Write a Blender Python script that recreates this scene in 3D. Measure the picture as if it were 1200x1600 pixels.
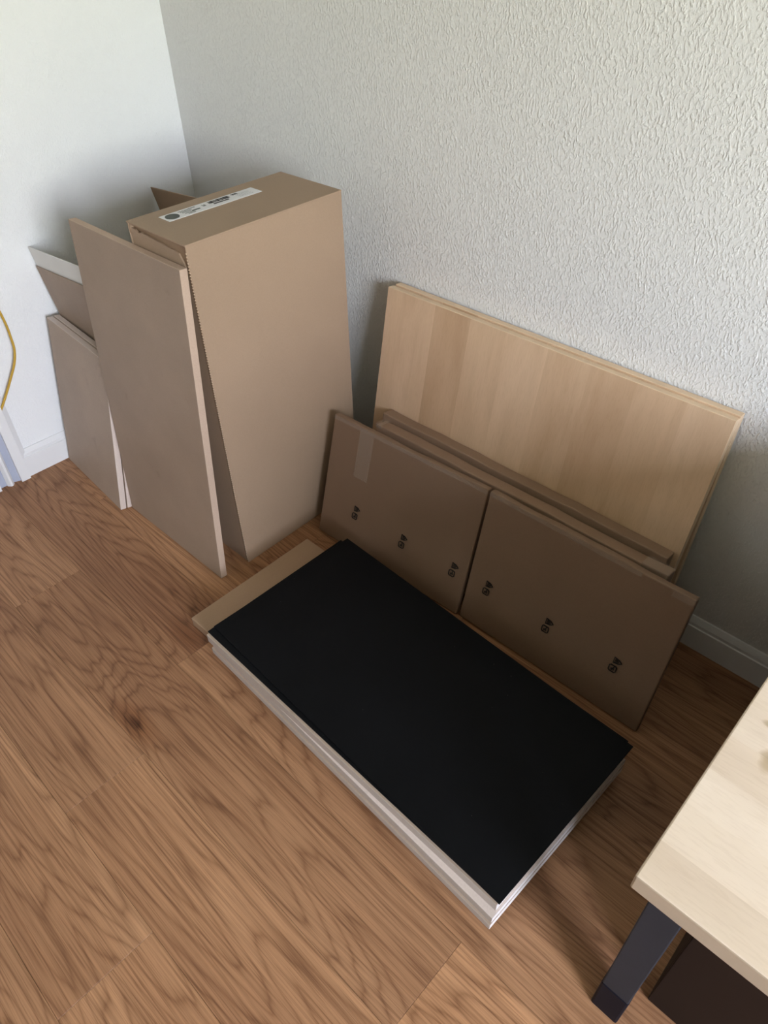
import bpy, bmesh, math, random
from mathutils import Vector, Matrix
for o in list(bpy.data.objects): bpy.data.objects.remove(o, do_unlink=True)
S = bpy.context.scene
COL = S.collection
# ------------------------------------------------------------------ camera
F_PX, CX, CY, CZ = 1130.87, 2.2015, -1.3715, 1.5
YAW, PITCH, ROLL = 2.3482, 0.7249, -0.0233
cy, sy, cp, sp = math.cos(YAW), math.sin(YAW), math.cos(PITCH), math.sin(PITCH)
fwd = Vector((cy*cp, sy*cp, -sp)); right = Vector((sy, -cy, 0)); up = right.cross(fwd)
cr, sr = math.cos(ROLL), math.sin(ROLL)
r2 = right*cr + up*sr; u2 = up*cr - right*sr
cam = bpy.data.cameras.new('camera'); co = bpy.data.objects.new('camera', cam); COL.objects.link(co)
M = Matrix((r2, u2, -fwd)).transposed().to_4x4(); M.translation = Vector((CX, CY, CZ)); co.matrix_world = M
cam.sensor_fit = 'VERTICAL'; cam.sensor_height = 36; cam.lens = F_PX/1600*36; cam.clip_start = .02
S.camera = co
# ------------------------------------------------------------------ room size, window opening
RX, RY, RZ = 4.60, -4.4, 2.45
TR = .07      # wall thickness at the window
WY0, WY1, WZ0, WZ1 = -2.35, -1.20, 0.92, 2.22      # window in the right wall
# ------------------------------------------------------------------ sky and exposure
S.view_settings.view_transform = 'Standard'; S.view_settings.look = 'None'
S.view_settings.exposure = 0.0; S.view_settings.gamma = 1; S.view_settings.use_curve_mapping = False
w = bpy.data.worlds.new('sky'); S.world = w; w.use_nodes = True
nt = w.node_tree; nt.nodes.clear()
out = nt.nodes.new('ShaderNodeOutputWorld'); bg = nt.nodes.new('ShaderNodeBackground')
tc = nt.nodes.new('ShaderNodeTexCoord'); sx = nt.nodes.new('ShaderNodeSeparateXYZ'); rp = nt.nodes.new('ShaderNodeValToRGB')
nt.links.new(tc.outputs['Generated'], sx.inputs[0]); 
mr = nt.nodes.new('ShaderNodeMapRange'); mr.inputs[1].default_value = -1; mr.inputs[2].default_value = 1
nt.links.new(sx.outputs['Z'], mr.inputs[0]); nt.links.new(mr.outputs[0], rp.inputs[0])
e = rp.color_ramp.elements
e[0].position = 0.0; e[0].color = (.62, .66, .50, 1)
e[1].position = 1.0; e[1].color = (.84, .94, 1.12, 1)
for p_, c_ in ((.49, (.78, .83, .64, 1)), (.53, (.86, .90, .82, 1)), (.60, (.88, .94, 1.08, 1))):
    q = e.new(p_); q.color = c_
nt.links.new(rp.outputs[0], bg.inputs[0]); bg.inputs[1].default_value = 41.0
nt.links.new(bg.outputs[0], out.inputs[0])
# window portal (guides sampling of the sky through the window opening)
pl = bpy.data.lights.new('window_portal', 'AREA'); pl.shape = 'RECTANGLE'; pl.size = WY1-WY0; pl.size_y = WZ1-WZ0
po = bpy.data.objects.new('window_portal', pl); COL.objects.link(po)
po.location = (RX+TR+.02, (WY0+WY1)/2, (WZ0+WZ1)/2); po.rotation_euler = Vector((-1, 0, 0)).to_track_quat('-Z', 'Z').to_euler()
pl.cycles.is_portal = True

# ------------------------------------------------------------------ helpers
random.seed(4)
def link(o, parent=None):
    COL.objects.link(o)
    if parent is not None: o.parent = parent
    return o
def empty(name, label, cat, group=None, mat=None, kind=None):
    o = bpy.data.objects.new(name, None); o.empty_display_size = .05; COL.objects.link(o)
    if label: o['label'] = label; o['category'] = cat
    if group: o['group'] = group
    if kind: o['kind'] = kind
    if mat is not None: o.matrix_world = mat
    return o
def obj(name, bm, mat, parent=None, smooth=False):
    me = bpy.data.meshes.new(name); bm.to_mesh(me); bm.free()
    mats = mat if isinstance(mat, (list, tuple)) else [mat]
    for m in mats: me.materials.append(m)
    if smooth:
        for p in me.polygons: p.use_smooth = True
    return link(bpy.data.objects.new(name, me), parent)
def add_box(bm, a, b, bev=0, seg=2, mi=0):
    x0, y0, z0 = a; x1, y1, z1 = b
    r = bmesh.ops.create_cube(bm, size=1)
    vs = r['verts']
    for v in vs: v.co = Vector(((x0+x1)/2+v.co.x*(x1-x0), (y0+y1)/2+v.co.y*(y1-y0), (z0+z1)/2+v.co.z*(z1-z0)))
    fs = {f for v in vs for f in v.link_faces}
    for f in fs: f.material_index = mi
    if bev:
        es = list({ed for v in vs for ed in v.link_edges})
        bmesh.ops.bevel(bm, geom=es, offset=bev, segments=seg, affect='EDGES', profile=.5)
    return bm
def box(a, b, bev=0, seg=2): return add_box(bmesh.new(), a, b, bev, seg)
def prism(bm, prof, axis, a, b):
    """prof: list of 2-D points, extruded along axis from a to b"""
    def P(p, t):
        return {'x': (t, p[0], p[1]), 'y': (p[0], t, p[1]), 'z': (p[0], p[1], t)}[axis]
    A = [bm.verts.new(P(p, a)) for p in prof]; B = [bm.verts.new(P(p, b)) for p in prof]
    n = len(prof)
    for i in range(n): bm.faces.new((A[i], A[(i+1) % n], B[(i+1) % n], B[i]))
    bm.faces.new(A[::-1]); bm.faces.new(B)
    bmesh.ops.recalc_face_normals(bm, faces=bm.faces)
    return bm
def lean(x, y, z, th, a, rho=0):
    """local axes: X along the board, Y through its thickness (towards its back), Z up the board"""
    e1 = Vector((math.cos(th), math.sin(th), 0)); n = Vector((-math.sin(th), math.cos(th), 0)); Z = Vector((0, 0, 1))
    e2 = math.cos(a)*Z + math.sin(a)*n; e3 = math.cos(a)*n - math.sin(a)*Z
    E1 = math.cos(rho)*e1 + math.sin(rho)*e2; E2 = math.cos(rho)*e2 - math.sin(rho)*e1
    m = Matrix((E1, e3, E2)).transposed().to_4x4(); m.translation = Vector((x, y, z)); return m

# ------------------------------------------------------------------ materials
class N:
    def __init__(s, name, rough=.6, spec=.5):
        s.m = bpy.data.materials.new(name); s.m.use_nodes = True; s.t = s.m.node_tree
        s.b = s.t.nodes['Principled BSDF']; s.b.inputs['Roughness'].default_value = rough
        s.b.inputs['Specular IOR Level'].default_value = spec
    def n(s, typ, **kw):
        k = s.t.nodes.new(typ)
        for a, v in kw.items():
            if a.startswith('i_'): k.inputs[int(a[2:])].default_value = v
            else: setattr(k, a, v)
        return k
    def l(s, a, b): s.t.links.new(a, b)
    def math(s, op, a, b=0.0, c=None):
        k = s.n('ShaderNodeMath', operation=op)
        for i, v in enumerate((a, b) if c is None else (a, b, c)):
            if hasattr(v, 'is_output'): s.l(v, k.inputs[i])
            else: k.inputs[i].default_value = v
        return k.outputs[0]
    def coords(s, scale=(1, 1, 1), rand=False, kind='Object', offs=None):
        t = s.n('ShaderNodeTexCoord'); m = s.n('ShaderNodeMapping'); m.inputs['Scale'].default_value = scale
        s.l(t.outputs[kind], m.inputs[0])
        if rand:
            oi = s.n('ShaderNodeObjectInfo'); v = s.n('ShaderNodeVectorMath', operation='SCALE'); v.inputs[3].default_value = 37.0
            c = s.n('ShaderNodeCombineXYZ'); s.l(oi.outputs['Random'], c.inputs[0]); s.l(oi.outputs['Random'], c.inputs[1]); s.l(oi.outputs['Random'], c.inputs[2])
            s.l(c.outputs[0], v.inputs[0]); s.l(v.outputs[0], m.inputs['Location'])
        return m.outputs[0]
    def noise(s, vec, scale, detail=4, rough=.5, dist=0):
        k = s.n('ShaderNodeTexNoise'); k.inputs['Scale'].default_value = scale; k.inputs['Detail'].default_value = detail
        k.inputs['Roughness'].default_value = rough; k.inputs['Distortion'].default_value = dist
        s.l(vec, k.inputs['Vector']); return k.outputs['Fac']
    def ramp(s, fac, stops, interp='LINEAR'):
        k = s.n('ShaderNodeValToRGB'); k.color_ramp.interpolation = interp; e = k.color_ramp.elements
        def c4(c): return (c, c, c, 1) if isinstance(c, (int, float)) else (*c, 1)
        e[0].position, e[0].color = stops[0][0], c4(stops[0][1]); e[1].position, e[1].color = stops[-1][0], c4(stops[-1][1])
        for p, c in stops[1:-1]: q = e.new(p); q.color = c4(c)
        s.l(fac, k.inputs[0]); return k.outputs[0]
    def mix(s, fac, a, b, mode='MIX'):
        k = s.n('ShaderNodeMix', data_type='RGBA', blend_type=mode)
        for i, v in ((0, fac), (6, a), (7, b)):
            if hasattr(v, 'is_output'): s.l(v, k.inputs[i])
            else: k.inputs[i].default_value = v if not isinstance(v, tuple) or len(v) == 4 else (*v, 1)
        return k.outputs[2]
    def color(s, c):
        if hasattr(c, 'is_output'): s.l(c, s.b.inputs['Base Color'])
        else: s.b.inputs['Base Color'].default_value = (*c, 1)
        return s
    def bump(s, h, strength=.3, dist=.001):
        k = s.n('ShaderNodeBump'); k.inputs['Strength'].default_value = strength; k.inputs['Distance'].default_value = dist
        s.l(h, k.inputs['Height']); s.l(k.outputs[0], s.b.inputs['Normal']); return s

def plain(name, col, rough=.6, var=.06, scale=6, bump=.0, bscale=400, spec=.4):
    s = N(name, rough, spec); v = s.coords(rand=True)
    f = s.noise(v, scale, 5, .6)
    d = tuple(c*(1-var) for c in col); l = tuple(min(1, c*(1+var)) for c in col)
    s.color(s.ramp(f, [(.3, d), (.7, l)]))
    if bump: s.bump(s.noise(v, bscale, 3), bump, .0006)
    return s.m

def wall_mat(name, col, strength, dist):
    s = N(name, .85, .25); v = s.coords()
    warp = s.n('ShaderNodeTexNoise'); warp.inputs['Scale'].default_value = 22; s.l(v, warp.inputs['Vector'])
    wm = s.n('ShaderNodeVectorMath', operation='SCALE'); wm.inputs[3].default_value = .015; s.l(warp.outputs['Color'], wm.inputs[0])
    va = s.n('ShaderNodeVectorMath', operation='ADD'); s.l(v, va.inputs[0]); s.l(wm.outputs[0], va.inputs[1])
    mp = s.n('ShaderNodeMapping'); mp.inputs['Scale'].default_value = (1, 1, .55); mp.inputs['Rotation'].default_value = (.35, .42, 0); s.l(va.outputs[0], mp.inputs[0])
    a = s.ramp(s.noise(mp.outputs[0], 200, 2, .5), [(.46, 0.0), (.70, 1.0)])
    b = s.noise(v, 210, 3, .6)
    c = s.noise(v, 14, 2)
    h = s.math('ADD', s.math('MULTIPLY', a, s.math('ADD', c, .3)), s.math('MULTIPLY', b, .35))
    s.color(s.ramp(s.noise(v, 2.5, 3), [(.3, tuple(x*.985 for x in col)), (.7, col)]))
    s.bump(h, strength, dist); return s.m
M_WALL = wall_mat('rough_white_plaster', (.755, .75, .74), .60, .0022)
M_WALL_L = wall_mat('soft_white_plaster', (.84, .85, .865), .45, .0016)
M_CEIL = plain('ceiling_darkened', (.45, .445, .44), .9, .02)  # unseen ceiling, colour darkened to cut bounced light
M_WALL_F = plain('wall_darkened', (.20, .18, .165), .9, .03)  # wall behind the camera, darkened to reduce fill light
M_TRIM = plain('white_lacquered_trim', (.78, .78, .79), .35, .02)
M_GREY = plain('blue_grey_trim', (.42, .45, .55), .5, .03)  # blue-grey tone of the groove and jamb strips
M_SUB = plain('dark_subfloor', (.04, .025, .018), .9, .1)

def oak():
    s = N('oak_plank', .45, .22); v = s.coords(rand=True)
    sep = s.n('ShaderNodeSeparateXYZ'); s.l(v, sep.inputs[0])
    # broad warp of the ring field
    m1 = s.n('ShaderNodeMapping'); m1.inputs['Scale'].default_value = (.85, 5.5, 1); s.l(v, m1.inputs[0])
    warp = s.noise(m1.outputs[0], 1.0, 1.2, .4, .25)
    m2 = s.n('ShaderNodeMapping'); m2.inputs['Scale'].default_value = (2.0, 26, 1); s.l(v, m2.inputs[0])
    warp2 = s.noise(m2.outputs[0], 1.0, 2, .5)
    ringf = s.math('ADD', s.math('MULTIPLY', warp, 26.0), s.math('MULTIPLY', warp2, 2.6))
    tri = s.math('PINGPONG', ringf, .5)
    ring = s.math('MULTIPLY', tri, 2.0)
    # fibres
    m3 = s.n('ShaderNodeMapping'); m3.inputs['Scale'].default_value = (2.6, 230, 1); s.l(v, m3.inputs[0])
    # fibres follow the rings a little
    va = s.n('ShaderNodeVectorMath', operation='ADD'); c3 = s.n('ShaderNodeCombineXYZ')
    s.l(s.math('MULTIPLY', warp, 16.0), c3.inputs[1]); s.l(m3.outputs[0], va.inputs[0]); s.l(c3.outputs[0], va.inputs[1])
    fib = s.noise(va.outputs[0], 1.0, 5, .65)
    m4 = s.n('ShaderNodeMapping'); m4.inputs['Scale'].default_value = (9, 460, 1); s.l(v, m4.inputs[0])
    pore = s.noise(m4.outputs[0], 1.0, 3, .6)
    m5 = s.n('ShaderNodeMapping'); m5.inputs['Scale'].default_value = (1.1, 6, 1); s.l(v, m5.inputs[0])
    tone = s.noise(m5.outputs[0], 1.0, 3, .5)
    base = s.ramp(tone, [(.25, (.265, .130, .068)), (.5, (.360, .188, .098)), (.75, (.450, .248, .134))])
    rc = s.ramp(ring, [(.0, (.46, .38, .33)), (.22, (.84, .80, .77)), (.5, (1.06, 1.06, 1.05)), (1.0, (1.15, 1.15, 1.14))])
    col = s.mix(.55, base, rc, 'MULTIPLY')
    fc = s.ramp(fib, [(.30, (.50, .43, .38)), (.5, (1, 1, 1)), (.70, (1.32, 1.32, 1.30))])
    col = s.mix(.75, col, fc, 'MULTIPLY')
    pc = s.ramp(pore, [(.36, (.45, .38, .34)), (.46, (1, 1, 1))])
    col = s.mix(.45, col, pc, 'MULTIPLY')
    # knots
    m6 = s.n('ShaderNodeMapping'); m6.inputs['Scale'].default_value = (1.7, 4.6, 1); s.l(v, m6.inputs[0])
    vo = s.n('ShaderNodeTexVoronoi'); vo.inputs['Scale'].default_value = 1.0; vo.inputs['Randomness'].default_value = 1
    s.l(m6.outputs[0], vo.inputs['Vector'])
    rnd = s.n('ShaderNodeSeparateXYZ'); s.l(vo.outputs['Color'], rnd.inputs[0])
    kd = s.math('ADD', vo.outputs['Distance'], s.math('MULTIPLY', s.math('LESS_THAN', rnd.outputs[0], .62), 10.0))
    kd2 = s.math('ADD', kd, s.math('MULTIPLY', s.math('SUBTRACT', fib, .5), .10))
    kc = s.ramp(kd2, [(.0, (.12, .08, .06)), (.04, (.30, .22, .17)), (.075, (.70, .60, .52)), (.2, (1, 1, 1))])
    col = s.mix(1.0, col, kc, 'MULTIPLY')
    oi = s.n('ShaderNodeObjectInfo')
    tint = s.ramp(oi.outputs['Random'], [(0, (.86, .84, .83)), (.5, (1, .99, .98)), (1, (1.12, 1.09, 1.05))])
    col = s.mix(1.0, col, tint, 'MULTIPLY')
    s.color(col)
    h = s.math('ADD', s.math('MULTIPLY', pore, .7), s.math('MULTIPLY', fib, .5))
    s.bump(h, .35, .0006)
    rr = s.ramp(fib, [(.3, .55), (.7, .38)]); s.l(rr, s.b.inputs['Roughness'])
    return s.m
M_OAK = oak()

def birch(name, gx, gz, staves, bright, grain_axis, rough=.4, along=99.0, dark_spots=None, seed=0.0):
    """veneer staves side by side along one axis ('stave axis'), grain along the other"""
    s = N(name, rough, .45); t = s.n('ShaderNodeTexCoord'); sep = s.n('ShaderNodeSeparateXYZ'); s.l(t.outputs['Object'], sep.inputs[0])
    sa, ga = (sep.outputs[gx], sep.outputs[gz])
    # slight irregularity of the stave seams
    wob = s.noise(t.outputs['Object'], 2.0, 2)
    k = s.math('FLOOR', s.math('DIVIDE', s.math('ADD', sa, seed), staves))
    seg = s.math('FLOOR', s.math('ADD', s.math('DIVIDE', ga, along), s.math('MULTIPLY', k, .37)))
    wn = s.n('ShaderNodeTexWhiteNoise', noise_dimensions='2D'); cv = s.n('ShaderNodeCombineXYZ'); s.l(k, cv.inputs[0]); s.l(seg, cv.inputs[1]); s.l(cv.outputs[0], wn.inputs['Vector'])
    rnd = wn.outputs['Value']
    cc = s.n('ShaderNodeCombineXYZ'); s.l(s.math('MULTIPLY', sa, 38.0), cc.inputs[0]); s.l(s.math('MULTIPLY', ga, 3.0), cc.inputs[1]); s.l(s.math('MULTIPLY', rnd, 40.0), cc.inputs[2])
    g = s.noise(cc.outputs[0], 1.0, 4, .55, .6)
    c2 = s.n('ShaderNodeCombineXYZ'); s.l(s.math('MULTIPLY', sa, 9.0), c2.inputs[0]); s.l(s.math('MULTIPLY', ga, 2.2), c2.inputs[1]); s.l(s.math('MULTIPLY', rnd, 17.0), c2.inputs[2])
    g2 = s.noise(c2.outputs[0], 1.0, 3, .5, .8)
    c3 = s.n('ShaderNodeCombineXYZ'); s.l(s.math('MULTIPLY', sa, 400.0), c3.inputs[0]); s.l(s.math('MULTIPLY', ga, 45.0), c3.inputs[1]); s.l(rnd, c3.inputs[2])
    fl = s.noise(c3.outputs[0], 1.0, 2, .5)
    b = bright
    base = s.ramp(rnd, [(0, tuple(x*f for x, f in zip(b, (.82, .77, .72)))), (.5, tuple(x*f for x, f in zip(b, (.92, .90, .87)))), (1, b)])
    col = s.mix(.45, base, s.ramp(g, [(.25, (.84, .79, .74)), (.5, (1, 1, 1)), (.75, (1.06, 1.06, 1.06))]), 'MULTIPLY')
    col = s.mix(.5, col, s.ramp(g2, [(.3, (.80, .74, .67)), (.6, (1.06, 1.05, 1.04))]), 'MULTIPLY')
    col = s.mix(.22, col, s.ramp(fl, [(.35, (.8, .76, .72)), (.5, (1, 1, 1))]), 'MULTIPLY')
    for (kx, kz, rx, rz) in (dark_spots or ()):  # soft dark ovals multiplied into the veneer colour
        d = s.math('SQRT', s.math('ADD', s.math('POWER', s.math('DIVIDE', s.math('SUBTRACT', sa, kx), rx), 2.0), s.math('POWER', s.math('DIVIDE', s.math('SUBTRACT', ga, kz), rz), 2.0)))
        d = s.math('ADD', d, s.math('MULTIPLY', s.math('SUBTRACT', g, .5), .8))
        col = s.mix(.75, col, s.ramp(d, [(0, (.36, .30, .20)), (.6, (.62, .55, .42)), (1.0, (1, 1, 1))]), 'MULTIPLY')
    s.color(col); return s.m
M_BIRCH = birch('birch_veneer', 0, 2, .112, (.70, .505, .345), 'z', seed=.06)
M_BIRCH_EDGE = plain('birch_edge_band', (.74, .55, .37), .45, .07, 20)
M_DESK = birch('birch_desk_veneer', 1, 0, .0557, (.80, .675, .565), 'x', rough=.42, along=.55, dark_spots=[(-.768, 2.214, .022, .014), (-.722, 2.198, .006, .012)], seed=.043)
M_DESK_EDGE = plain('pale_desk_edge', (.46, .365, .27), .5, .05, 20)
def mdf(name, col, rough=.55, blot=.10):
    s = N(name, rough, .35); v = s.coords(rand=True)
    f = s.noise(v, 5, 5, .6); g = s.noise(v, 260, 2); sm = s.noise(v, 18, 4, .6, .8)
    c = s.ramp(f, [(.3, tuple(x*(1-blot) for x in col)), (.7, tuple(x*(1+blot*.6) for x in col))])
    c = s.mix(.5, c, s.ramp(g, [(.35, (.93, .92, .91)), (.6, (1.03, 1.03, 1.03))]), 'MULTIPLY')
    c = s.mix(.45, c, s.ramp(sm, [(.24, (.74, .72, .70)), (.36, (1, 1, 1))]), 'MULTIPLY')
    s.color(c); s.bump(g, .12, .0004); return s.m
M_MDF = mdf('mdf_face', (.335, .245, .180))
M_MDF_L = mdf('mdf_pale_face', (.40, .305, .235))
M_MDF_EDGE = mdf('mdf_sawn_edge', (.50, .37, .285), .8, .05)
M_EDGE_P = mdf('pale_edge_band', (.64, .54, .48), .5, .04)
M_SIDE = mdf('grey_beige_edge_foil', (.46, .40, .36), .45, .04)
M_ENDW = plain('white_end_face', (.84, .80, .79), .4, .02)  # pale white, only on the right-hand ends of the stacked boards
M_WHITE = plain('white_foil', (.70, .69, .66), .4, .02)
def card(name, col, rough=.6, flute=True, spec=.3, axis=0):
    s = N(name, rough, spec); v = s.coords(rand=True)
    f = s.noise(v, 3, 4, .6); g = s.noise(v, 330, 2)
    c = s.ramp(f, [(.3, tuple(x*.94 for x in col)), (.7, tuple(x*1.04 for x in col))])
    c = s.mix(.35, c, s.ramp(g, [(.35, (.9, .89, .87)), (.6, (1.03, 1.03, 1.03))]), 'MULTIPLY')
    s.color(c)
    s.bump(s.noise(v, 7, 3, .5), .25, .004); return s.m
M_CARD = card('brown_cardboard', (.35, .245, .168))
M_CARD_D = card('dark_brown_cardboard', (.300, .195, .120))
M_PACK = card('glossy_brown_package', (.222, .142, .094), .40, spec=.22)
M_PACK2 = card('brown_package_card', (.275, .178, .120), .45, spec=.3)
M_KRAFT = card('light_kraft_card', (.42, .28, .185), .6)
M_FLUTE = plain('fluted_card_edge', (.55, .40, .28), .8, .1, 300)
M_BLACKCARD = None
def blackboard():
    s = N('black_board_surface', .60, .09); v = s.coords(rand=True)
    f = s.noise(v, 4, 5, .6); g = s.noise(v, 60, 3, .6, 1.0)
    vo = s.n('ShaderNodeTexVoronoi'); vo.inputs['Scale'].default_value = 26; s.l(v, vo.inputs['Vector'])
    sp_ = s.ramp(vo.outputs['Distance'], [(.012, 1.0), (.03, 0.0)])
    c = s.ramp(f, [(.3, (.0035, .0037, .0045)), (.7, (.0055, .0058, .0070))])
    c = s.mix(s.math('MULTIPLY', sp_, .35), c, (.25, .24, .23))
    s.color(c); s.l(s.ramp(g, [(.3, .44), (.7, .60)]), s.b.inputs['Roughness']); return s.m
M_BLACK = blackboard()
M_INK = plain('black_ink', (.012, .010, .010), .6, .1)
M_INKG = plain('grey_ink', (.10, .11, .10), .6, .1)
M_DISC = plain('dark_green_grey_ink', (.045, .052, .045), .5, .05)
M_LABEL = plain('white_label_paper', (.72, .71, .73), .45, .02)
def tape():
    s = N('clear_tape', .16, .6); s.color((.58, .47, .38)); v = s.coords(rand=True)  # pale tint of the tape also imitates glare along the top edges
    s.bump(s.noise(v, 30, 4, .6, 1.5), .5, .002)
    s.b.inputs['Alpha'].default_value = .13; return s.m
M_TAPE = tape()
M_METAL = plain('anthracite_powder_coat', (.030, .035, .046), .5, .05, 40, spec=.15)
M_CAP = plain('black_plastic_cap', (.006, .008, .016), .5, .05, spec=.12)
M_CAB = plain('dark_brown_foil', (.020, .013, .011), .50, .06, spec=.12)
M_CABLE = plain('yellow_cable_jacket', (.55, .34, .045), .45, .05)
M_GLASSFRAME = plain('white_window_frame', (.75, .75, .74), .35, .02)

# ------------------------------------------------------------------ the room
def struct(name, bm, mat, parent=None):
    o = obj(name, bm, mat, parent); o['kind'] = 'structure'; return o
T = .16
struct('wall_left', box((-T, RY-T, 0), (0, 0, RZ)), M_WALL_L)
struct('wall_back', box((-T, 0, 0), (RX+T, T, RZ)), M_WALL)
struct('wall_front', box((0, RY-T, 0), (RX+T, RY, RZ)), M_WALL_F)
bm = bmesh.new()
for a, b in (((RX, RY, 0), (RX+TR, WY0, RZ)), ((RX, WY1, 0), (RX+TR, 0, RZ)), ((RX, WY0, 0), (RX+TR, WY1, WZ0)), ((RX, WY0, WZ1), (RX+TR, WY1, RZ))): add_box(bm, a, b)
struct('wall_right', bm, M_WALL_L)
struct('ceiling', box((-T, RY-T, RZ), (RX+T, T, RZ+.1)), M_CEIL)
# window: frame, sill
wn = empty('window_1', None, None, kind='structure', mat=Matrix.Translation((RX+.035, (WY0+WY1)/2, WZ0)))
def wpart(name, a, b, m=M_GLASSFRAME):
    o = obj(name, box(tuple(a), tuple(b), .003), m, wn); return o
hw = (WY1-WY0)/2; hh = WZ1-WZ0
wpart('frame_rail', (-.02, -hw, 0), (.02, hw, .03)); wpart('frame_rail', (-.02, -hw, hh-.03), (.02, hw, hh))
wpart('frame_stile', (-.02, -hw, .03), (.02, -hw+.03, hh-.03)); wpart('frame_stile', (-.02, hw-.03, .03), (.02, hw, hh-.03))
sill = obj('window_sill', box((-.10, -hw-.04, -.025), (-.036, hw+.04, -.002), .003), M_GLASSFRAME, wn)

# floor: sub-floor slab, then every plank its own piece
fl = struct('floor', box((-T, RY-T, -.06), (RX+T, T, -.010)), M_SUB)
PW, PL = .194, 1.416
joints = {-1: .54, -2: 1.183, -3: 1.52, 0: 1.03, 1: .30, 2: .95, 3: .05, 4: 1.35}
meshes = {}
def plank(x0, x1, y0, y1):
    key = (round(x1-x0, 3), round(y1-y0, 3))
    if key not in meshes:
        o = obj('floor_plank', box((0, 0, -.010), (x1-x0-.0004, y1-y0-.0004, 0), .0006, 1), M_OAK, fl); meshes[key] = o.data
    else:
        o = link(bpy.data.objects.new('floor_plank', meshes[key]), fl)
    o.location = (x0+.0002, y0+.0002, 0)
for r in range(-14, 6):
    y0 = -.943 + r*PW; y1 = y0 + PW
    y0c, y1c = max(y0, RY), min(y1, 0)
    if y1c-y0c < .005: continue
    j = joints.get(r, random.uniform(0, PL)); j -= PL*math.ceil(j/PL)
    while j < RX:
        a, b = max(j, 0), min(j+PL, RX)
        if b-a > .01: plank(a, b, y0c, y1c)
        j += PL
# baseboards
def bb_prof(sgn=1): return [(0, 0), (sgn*.014, 0), (sgn*.014, .072), (sgn*.011, .074), (sgn*.011, .083), (sgn*.004, .098), (0, .099)]
bm = bmesh.new(); prism(bm, [(-a, b) for a, b in bb_prof()], 'x', 0, RX); struct('baseboard_back', bm, M_TRIM)
bm = bmesh.new(); prism(bm, bb_prof(), 'y', -.835, -.014); struct('baseboard_left', bm, M_TRIM)
bm = bmesh.new(); prism(bm, [(RX-a, b) for a, b in bb_prof()], 'y', RY, -.014); struct('baseboard_right', bm, M_TRIM)
# door casing at the left edge (profiled strips standing on the floor)
dr = empty('door_1', None, None, kind='structure', mat=Matrix.Translation((0, -.86, 0)))
def strip(name, prof, m):
    bm = bmesh.new(); prism(bm, prof, 'z', 0, 2.05); o = obj(name, bm, m, dr); return o
strip('casing', [(0, .040), (.008, .040), (.014, .024), (.024, .022), (.024, -.008), (0, -.008)], M_TRIM)
strip('casing_groove', [(0, -.008), (.012, -.008), (.003, -.030), (0, -.030)], M_GREY)
strip('casing_bead', [(0, -.030), (.012, -.030), (.020, -.037), (.020, -.044), (.010, -.052), (0, -.052)], M_TRIM)
strip('door_jamb', [(0, -.052), (.004, -.052), (.004, -.075), (0, -.075)], M_GREY)
strip('casing', [(0, -.075), (.020, -.075), (.020, -.100), (0, -.100)], M_TRIM)
dleaf = obj('door_leaf', box((.0, -.95, .006), (.006, -.100, 2.03), .002), M_TRIM, dr)
hd = bmesh.new(); add_box(hd, (.006, -.90, 1.02), (.05, -.88, 1.04), .004); add_box(hd, (.04, -.90, 1.02), (.055, -.78, 1.04), .005)
obj('door_handle', hd, M_METAL, dleaf)

# ------------------------------------------------------------------ leaning boards
def board(name, label, cat, pose, w_, h_, t_, mface, medge, group=None, bev=.0008, split_edges=True):
    """a sheet: core with face material; its narrow edges carry the edge material"""
    bm = box((0, -t_, 0), (w_, 0, h_), bev, 1)
    bm.faces.ensure_lookup_table()
    for f in bm.faces:
        f.material_index = 0 if abs(f.normal.y) > .8 else 1
    o = obj(name, bm, [mface, medge]); o.matrix_world = lean(*pose)
    o['label'] = label; o['category'] = cat
    if group: o['group'] = group
    return o
board('mdf_panel', 'tall brown fibreboard panel leaning on the open side of the big cardboard box', 'panel',
      (.4095, -.6705, 0, .0115, .082), .4615, .8835, .0195, M_MDF, M_MDF_EDGE, 'leaning brown boards')
board('fibreboard', 'short pale brown fibreboard at far left, front one of a leaning pair', 'board',
      (.0295, -.6825, .0, -.0585, .174), .3700, .5040, .0185, M_MDF_L, M_EDGE_P, 'pair of short boards')
board('fibreboard', 'short brown fibreboard hidden behind the front one of the far left pair, thin edge showing', 'board',
      (.0325, -.6632, .0, -.0565, .174), .3735, .5040, .0180, M_MDF_L, M_EDGE_P, 'pair of short boards')
def lean_TL(TL, th, a, rho, h_):
    m = lean(0, 0, 0, th, a, rho); p = Vector(TL) - m.to_3x3() @ Vector((0, 0, h_)); return (*p, th, a, rho)
p0 = lean_TL((.004, -.584, .701), -.049, -.1, .135, .695)
board('white_panel', 'thin white panel with its white top strip showing at far left against the wall', 'panel', p0, .40, .695, .004, M_WHITE, M_WHITE)
mm = lean(*p0); q = mm @ Vector((0.001, -.0045, 0))
board('hardboard_sheet', 'brown hardboard sheet covering all but the top of the white panel', 'board', (q.x, q.y, q.z, -.049, -.1, .135), .40, .640, .0035, M_MDF, M_MDF)
p1 = lean_TL((.006, -.155, .765), -.173, -.15, .170, .70)
board('cardboard_sheet', 'dark brown cardboard sheet, only its pointed corner visible behind the big box', 'cardboard', p1, .50, .70, .004, M_CARD_D, M_CARD_D)

board('birch_board', 'birch veneer board directly against the textured wall, mostly hidden by the front birch board', 'board',
      (.943, -.0825, 0, .004, .1095), .9330, .6800, .0200, M_BIRCH, M_BIRCH_EDGE, 'birch boards leaning on the wall')
board('birch_board', 'front birch veneer board with broad vertical grain bands, leaning behind the brown packages', 'board',
      (.9400, -.1580, 0, .0060, .1860), .9365, .6860, .0220, M_BIRCH, M_BIRCH_EDGE, 'birch boards leaning on the wall')

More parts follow.
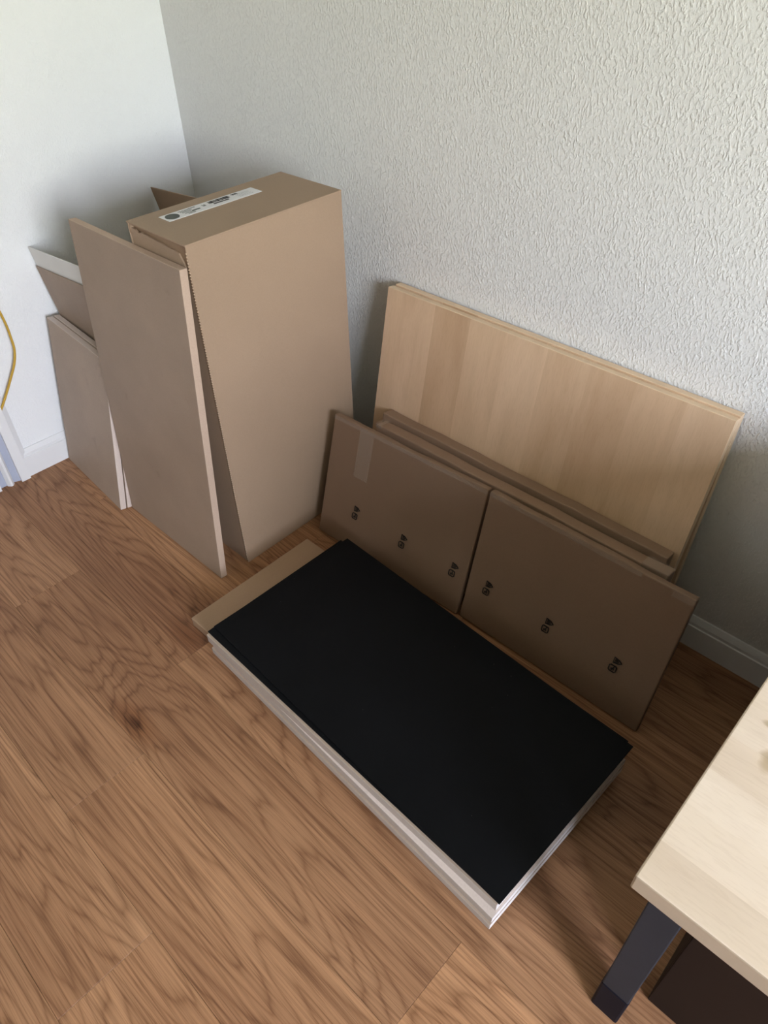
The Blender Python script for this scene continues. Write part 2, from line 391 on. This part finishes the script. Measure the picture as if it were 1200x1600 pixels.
# ------------------------------------------------------------------ brown packages
def wobble(bm, amp, seed, ax=2):
    rnd = random.Random(seed)
    for v in bm.verts:
        v.co.z += amp*math.sin(v.co.x*23+seed)*(1 if v.co.z > .1 else 0)
def package(name, label, pose, w_, h_, t_, mface, group, tapes=(), bev=.003, ends=True):
    root = empty(name, label, 'package', group, mat=lean(*pose))
    bm = bmesh.new(); nx = 14
    r = bmesh.ops.create_grid(bm, x_segments=1, y_segments=1, size=.5); bmesh.ops.delete(bm, geom=bm.verts[:], context='VERTS')
    add_box(bm, (0, -t_, 0), (w_, 0, h_), bev, 2)
    geom = bm.verts[:] + bm.edges[:] + bm.faces[:]
    for i in range(1, nx):
        x = w_*i/nx
        bmesh.ops.bisect_plane(bm, geom=bm.verts[:]+bm.edges[:]+bm.faces[:], plane_co=(x, 0, 0), plane_no=(1, 0, 0))
    rnd = random.Random(label); ph = rnd.uniform(0, 6)
    for v in bm.verts:
        if v.co.z > h_-.004: v.co.z += .0012*math.sin(v.co.x*17+ph) + .0008*math.sin(v.co.x*41+ph*2)
        if v.co.y < -t_+.004: v.co.y -= .0012*math.sin(math.pi*min(max(v.co.x/w_, 0), 1))*math.sin(math.pi*min(max(v.co.z/h_, 0), 1))
    obj('carton', bm, mface, root)
    for (x0, x1, z0, z1) in tapes:
        # a clear strip folded over the top edge: front leg and top leg
        tb = bmesh.new(); e_ = .0006
        if z1 >= h_: 
            add_box(tb, (x0, -t_-e_-.0016, z0), (x1, -t_-.0014, h_+.0026)); add_box(tb, (x0, -t_-e_-.0014, h_+.0021), (x1, .0004, h_+.0028))
        else: add_box(tb, (x0, -t_-e_-.0018, z0), (x1, -t_-.0016, z1))
        obj('clear_tape', tb, M_TAPE, root)
    return root
package('flat_package', 'long brown cardboard package leaning straight on the birch board, rearmost package',
        (1.008, -.1835, 0, .008, .190), .857, .3620, .038, M_PACK2, 'long packages')
package('flat_package', 'long brown cardboard package standing second from the birch board, in front of the rearmost one',
        (1.030, -.2330, 0, .008, .190), .862, .3600, .038, M_PACK2, 'long packages', tapes=[(.80, .862, .352, .36), (0, .02, .352, .36)])
FA = package('flat_package', 'left of the two brown packages with printed symbols, next to the cardboard box',
        (.9254, -.3415, 0, .0423, .2784), .5190, .3800, .0190, M_PACK, 'printed packages', tapes=[(.10, .15, .23, .378), (.0, .519, .368, .378)])
FB = package('flat_package', 'right of the two brown packages with printed symbols, in the dark near the desk',
        (1.4537, -.3150, 0, .0085, .2330), .5187, .3885, .0200, M_PACK, 'printed packages', tapes=[(.47, .5187, .372, .3875), (.0, .40, .377, .3875)])
def mark(parent, u, v, t_, s_=.0092):
    """two small outlined symbols: a pointed one (towards +x) and a rounded square with a hook"""
    bm = bmesh.new(); y0, y1 = -t_-.0030, -t_-.0010; L = .0009
    def seg(a, b, l=L):
        A = Vector((a[0], 0, a[1])); B = Vector((b[0], 0, b[1])); d = (B-A).normalized(); n = Vector((-d.z, 0, d.x))*l
        A = A-d*l*.7; B = B+d*l*.7
        vs = []
        for y in (y0, y1):
            for p in (A+n, B+n, B-n, A-n): vs.append(bm.verts.new((p.x, y, p.z)))
        bm.faces.new(vs[:4]); bm.faces.new(vs[4:][::-1])
        for i in range(4): bm.faces.new((vs[i], vs[i+4], vs[(i+1) % 4+4], vs[(i+1) % 4]))
    cx, cz = u+.004, v+.0125
    tri = [(cx-s_*.95, cz+s_*.85), (cx-s_*.95, cz-s_*.85), (cx+s_*.35, cz-s_*.62), (cx+s_*1.15, cz), (cx+s_*.35, cz+s_*.62)]
    for i in range(5): seg(tri[i], tri[(i+1) % 5], L*.7)
    for k in (-.45, 0, .45): seg((cx-s_*.6, cz+s_*k), (cx+s_*.1, cz+s_*k*.8), L*.7)
    seg((cx+s_*.35, cz-s_*.2), (cx+s_*.35, cz+s_*.3), L*.7)
    cx, cz = u-.001, v-.0115; a = s_*.95; c = s_*.3
    pts = [(cx-a+c, cz+a), (cx+a-c, cz+a), (cx+a, cz+a-c), (cx+a, cz-a+c), (cx+a-c, cz-a), (cx-a+c, cz-a), (cx-a, cz-a+c), (cx-a, cz+a-c)]
    for i in range(8): seg(pts[i], pts[(i+1) % 8], L)
    seg((cx+a*.3, cz+a), (cx+a*.2, cz+a*.1)); seg((cx+a*.2, cz+a*.1), (cx-a*.35, cz-a*.15)); seg((cx-a*.35, cz-a*.15), (cx-a*.1, cz-a*.5)); seg((cx+a*.2, cz+a*.1), (cx+a*.35, cz-a*.35))
    bmesh.ops.recalc_face_normals(bm, faces=bm.faces)
    obj('printed_symbol', bm, M_INK, parent)
for u, v in ((.129, .121), (.305, .117), (.478, .121)): mark(FA, u, v+.002, .0190)
for u, v in ((.059, .130), (.238, .129), (.418, .136)): mark(FB, u, v+.001, .0200)

# ------------------------------------------------------------------ the big cardboard box
BX, BY, BTH, BW, BD, BH = .8767, -.5913, .0137, .2196, .4525, .9298
m = Matrix.Translation((BX, BY, 0)) @ Matrix.Rotation(BTH, 4, 'Z')
bx = empty('cardboard_box', 'tall brown cardboard box standing upright with a white shipping label on top', 'box', mat=m)
t = .004
# local: x from -BW (left) to 0 (right face), y from 0 (front, open side) to BD (back)
bm = box((-t, 0, .0), (0, BD, BH-.001), .0012, 1)
for i in range(1, 12): bmesh.ops.bisect_plane(bm, geom=bm.verts[:]+bm.edges[:]+bm.faces[:], plane_co=(0, 0, BH*i/12), plane_no=(0, 0, 1))
for i in range(1, 8): bmesh.ops.bisect_plane(bm, geom=bm.verts[:]+bm.edges[:]+bm.faces[:], plane_co=(0, BD*i/8, 0), plane_no=(0, 1, 0))
for v in bm.verts:
    f = math.sin(math.pi*min(max(v.co.y/BD, 0), 1))*math.sin(math.pi*min(max(v.co.z/BH, 0), 1))
    v.co.x += .003*f - .0015*math.sin(v.co.z*9)*math.sin(v.co.y*14)*f
obj('side_panel', bm, M_CARD, bx, smooth=False)
obj('side_panel', box((-BW, 0, 0), (-BW+t, BD, BH-.003), .001, 1), M_CARD, bx)
obj('back_panel', box((-BW+t, BD-t, 0), (-t, BD, BH-.004), .001, 1), M_CARD, bx)
obj('bottom_panel', box((-BW+t, .012, 0), (-t, BD-t, t), .001, 1), M_CARD, bx)
bm = box((-BW-.0015, -.0015, BH-t), (.0005, BD, BH), .0014, 2)
obj('top_panel', bm, M_CARD, bx)
# front side: main panel set back under the top, with a torn upper edge in front of an inner flap
bm = bmesh.new(); n_ = 26; A = []; rnd = random.Random(3)
xs = [-BW+.001 + (BW-.012)*i/n_ for i in range(n_+1)]
def topz(u):
    z = .002 + .014*u + (.004 if .12 < u < .2 else 0)
    if u > .88: z += (u-.88)*.28
    return BH - z - .010 - rnd.uniform(0, .0016)
front = [(x, topz(i/n_)) for i, x in enumerate(xs)]
for y in (.002, .006):
    A.append([bm.verts.new((x, y, 0)) for x, z in front] + [bm.verts.new((x, y, z)) for x, z in reversed(front)])
k = len(A[0])
bm.faces.new(A[0]); bm.faces.new(A[1][::-1])
for i in range(k): bm.faces.new((A[0][i], A[1][i], A[1][(i+1) % k], A[0][(i+1) % k]))
bmesh.ops.recalc_face_normals(bm, faces=bm.faces); bmesh.ops.triangulate(bm, faces=[f for f in bm.faces if len(f.verts) > 4])
obj('front_panel', bm, M_CARD, bx)
bm = box((-BW+.006, .009, BH-.13), (-.005, .013, BH-.0085), .001, 1)
for v in bm.verts:
    if v.co.z > BH-.05: v.co.y += -.004*(v.co.x+BW)/BW
obj('inner_flap', bm, M_CARD_D, bx)
# rolled end of the folded flap at the upper left corner
bm = bmesh.new(); bmesh.ops.create_cone(bm, cap_ends=True, segments=10, radius1=.006, radius2=.005, depth=.02)
bmesh.ops.translate(bm, verts=bm.verts, vec=(-BW+.006, .006, BH-.016)); obj('folded_corner', bm, M_CARD, bx, smooth=True)
# corrugated cut edge of the right side panel
bm = bmesh.new(); z = .012
while z < BH-.02:
    add_box(bm, (-.0036, -.0012, z), (-.0004, .0002, z+.0034)); z += .0068
o = obj('corrugated_edge', bm, M_FLUTE, bx); o['kind'] = 'stuff'
# label with print
lx0, lx1, ly0, ly1 = -.1815, -.1380, .058, .322
lab = obj('shipping_label', box((lx0, ly0, BH), (lx1, ly1, BH+.0006)), M_LABEL, bx)
z0, z1 = BH+.0005, BH+.0011
bm = bmesh.new(); bmesh.ops.create_cone(bm, cap_ends=True, segments=40, radius1=.0165, radius2=.0165, depth=.0006)
bmesh.ops.translate(bm, verts=bm.verts, vec=((lx0+lx1)/2, ly0+.022, BH+.0009)); obj('round_mark', bm, M_DISC, lab)
bm = bmesh.new(); rnd = random.Random(8)
def yb(y0, y1, x0, x1): add_box(bm, (lx0+x0, ly0+y0, z0), (lx0+x1, ly0+y1, z1))
# small lines of type (too small to read in the photograph)
for row, (xa, n0, y_) in enumerate(((.008, 9, .046), (.014, 11, .048), (.020, 8, .050), (.027, 9, .052), (.033, 6, .058))):
    y = y_
    for i in range(n0):
        l = rnd.uniform(.001, .0028); yb(y, y+l, xa, xa+.0022); y += l+.0012
y = .074
for i in range(9): yb(y, y+.0016, .022, .0275); y += .0025
y = .074
for i in range(7): yb(y, y+.0014, .006, .0095); y += .0028
for i in range(3): yb(.108+i*.003, .1095+i*.003, .012+.004*(i % 2), .022)
obj('small_print', bm, M_INKG, lab)
bm = bmesh.new(); y = .128
while y < .186:
    l = rnd.choice((.0008, .0014, .0022)); yb(y, y+l, .006, .019); y += l + rnd.choice((.0008, .0012, .0018))
y = .134
while y < .176:
    yb(y, y+.0034, .0235, .0285); y += .0044
y = .196
for i in range(6): yb(y, y+.0022, .006, .010 + .004*(i % 2)); y += .0030
obj('barcode', bm, M_INK, lab)
bm = bmesh.new()
for r_ in range(4):
    y = .205
    for i in range(11): l = rnd.uniform(.0012, .003); yb(y, y+l, .014+r_*.006, .0155+r_*.006); y += l+.0016
obj('small_print', bm, M_LABEL if False else plain('pale_grey_ink', (.42, .42, .43), .6, .05), lab)

# ------------------------------------------------------------------ the flat stack on the floor
def flat(name, label, cat, x, y, z, th, w_, d_, t_, mf, me, group, bev=.0006, mend=None):
    bm = box((0, 0, 0), (w_, d_, t_), bev, 1)
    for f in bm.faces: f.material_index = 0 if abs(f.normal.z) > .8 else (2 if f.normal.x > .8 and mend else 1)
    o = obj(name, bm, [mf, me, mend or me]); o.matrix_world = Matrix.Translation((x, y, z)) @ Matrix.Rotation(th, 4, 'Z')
    o['label'] = label; o['category'] = cat
    if group: o['group'] = group
    return o
kr = empty('flat_package', 'flat kraft cardboard package on the floor under the board stack, end sticking out left', 'package', mat=Matrix.Translation((.9525, -.8390, 0)) @ Matrix.Rotation(.004, 4, 'Z'))
obj('carton', box((0, 0, 0), (.90, .412, .030), .0025, 2), M_KRAFT, kr)
G = 'boards stacked flat on the floor'
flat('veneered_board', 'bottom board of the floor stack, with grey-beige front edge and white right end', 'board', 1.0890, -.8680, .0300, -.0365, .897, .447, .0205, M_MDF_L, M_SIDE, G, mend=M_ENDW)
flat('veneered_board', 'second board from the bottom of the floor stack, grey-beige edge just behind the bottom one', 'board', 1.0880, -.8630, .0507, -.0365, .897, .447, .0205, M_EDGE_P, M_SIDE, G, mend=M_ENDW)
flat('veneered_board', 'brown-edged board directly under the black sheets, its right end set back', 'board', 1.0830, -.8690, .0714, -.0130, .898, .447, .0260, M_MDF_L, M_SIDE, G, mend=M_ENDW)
flat('black_sheet', 'thin matt black sheet, lower of the two, its left and rear corners peeping out', 'sheet', 1.0785, -.8620, .0976, -.0150, .9020, .4500, .0030, M_BLACK, M_BLACK, 'black sheets')
flat('black_sheet', 'thin matt black sheet on the very top of the floor stack, faintly dusty', 'sheet', 1.0810, -.8440, .1030, -.0385, .9045, .4455, .0030, M_BLACK, M_BLACK, 'black sheets')

# ------------------------------------------------------------------ desk and cabinet
DX, DY, DZ = 2.1655, -.9850, .735
dk = empty('desk', 'pale birch desk with black metal legs at the lower right, corner pointing into the room', 'desk', mat=Matrix.Translation((DX, DY, 0)))
DW, DD = 1.60, .965  # out-of-view length and depth stretched to shade the floor beneath
top = box((0, 0, DZ-.029), (DW, DD, DZ), .0022, 2)
for f in top.faces: f.material_index = 0 if f.normal.z > .5 else 1
# object-space grain: bake the world position in the mesh by moving the mesh, not the object
for v in top.verts: v.co += Vector((DX, DY, 0))
o = obj('desk_top', top, [M_DESK, M_DESK_EDGE], dk); o.location = (-DX, -DY, 0)
for (x, y) in ((.0165, .125), (DW-.0665, .125), (.0165, .80), (DW-.0665, .80)):
    lg = obj('leg', box((x, y, .105), (x+.048, y+.05, DZ-.029), .002, 2), M_METAL, dk)
    obj('foot_cap', box((x-.0012, y-.0012, 0), (x+.0492, y+.0512, .110), .004, 2), M_CAP, lg)
for (y) in (.125, .80): obj('cross_rail', box((.0645, y+.005, DZ-.069), (DW-.0665, y+.045, DZ-.029), .002, 1), M_METAL, dk)
cb = empty('cabinet', 'dark brown cabinet under the birch desk, only its front face showing', 'cabinet', mat=Matrix.Translation((2.252, -.790, 0)))
obj('carcass', box((0, .019, 0), (1.20, .76, .66), .001, 1), M_CAB, cb)  # unseen bulk enlarged to stop light leaking under the desk
obj('front_panel', box((0, 0, .003), (1.20, .018, .66), .0015, 2), M_CAB, cb)

# ------------------------------------------------------------------ yellow cable by the door
cu = bpy.data.curves.new('power_cable', 'CURVE'); cu.dimensions = '3D'; cu.bevel_depth = .0036; cu.bevel_resolution = 4; cu.resolution_u = 10
sp_ = cu.splines.new('BEZIER')
pts = [(.010, -.820, 1.10), (.012, -.765, .72), (.020, -.7335, .555), (.024, -.7320, .475), (.026, -.7390, .425), (.022, -.7790, .350), (.016, -.90, .20), (.020, -1.15, .0045), (.03, -1.6, .0045)]
sp_.bezier_points.add(len(pts)-1)
for b_, p_ in zip(sp_.bezier_points, pts): b_.co = p_; b_.handle_left_type = b_.handle_right_type = 'AUTO'
c_ = bpy.data.objects.new('power_cable', cu); COL.objects.link(c_); cu.materials.append(M_CABLE)
me_ = bpy.data.meshes.new_from_object(c_); bpy.data.objects.remove(c_, do_unlink=True)
c_ = bpy.data.objects.new('power_cable', me_); COL.objects.link(c_)
for p_ in me_.polygons: p_.use_smooth = True
c_['label'] = 'yellow cable hanging in a loop against the white wall at the left edge'; c_['category'] = 'cable'
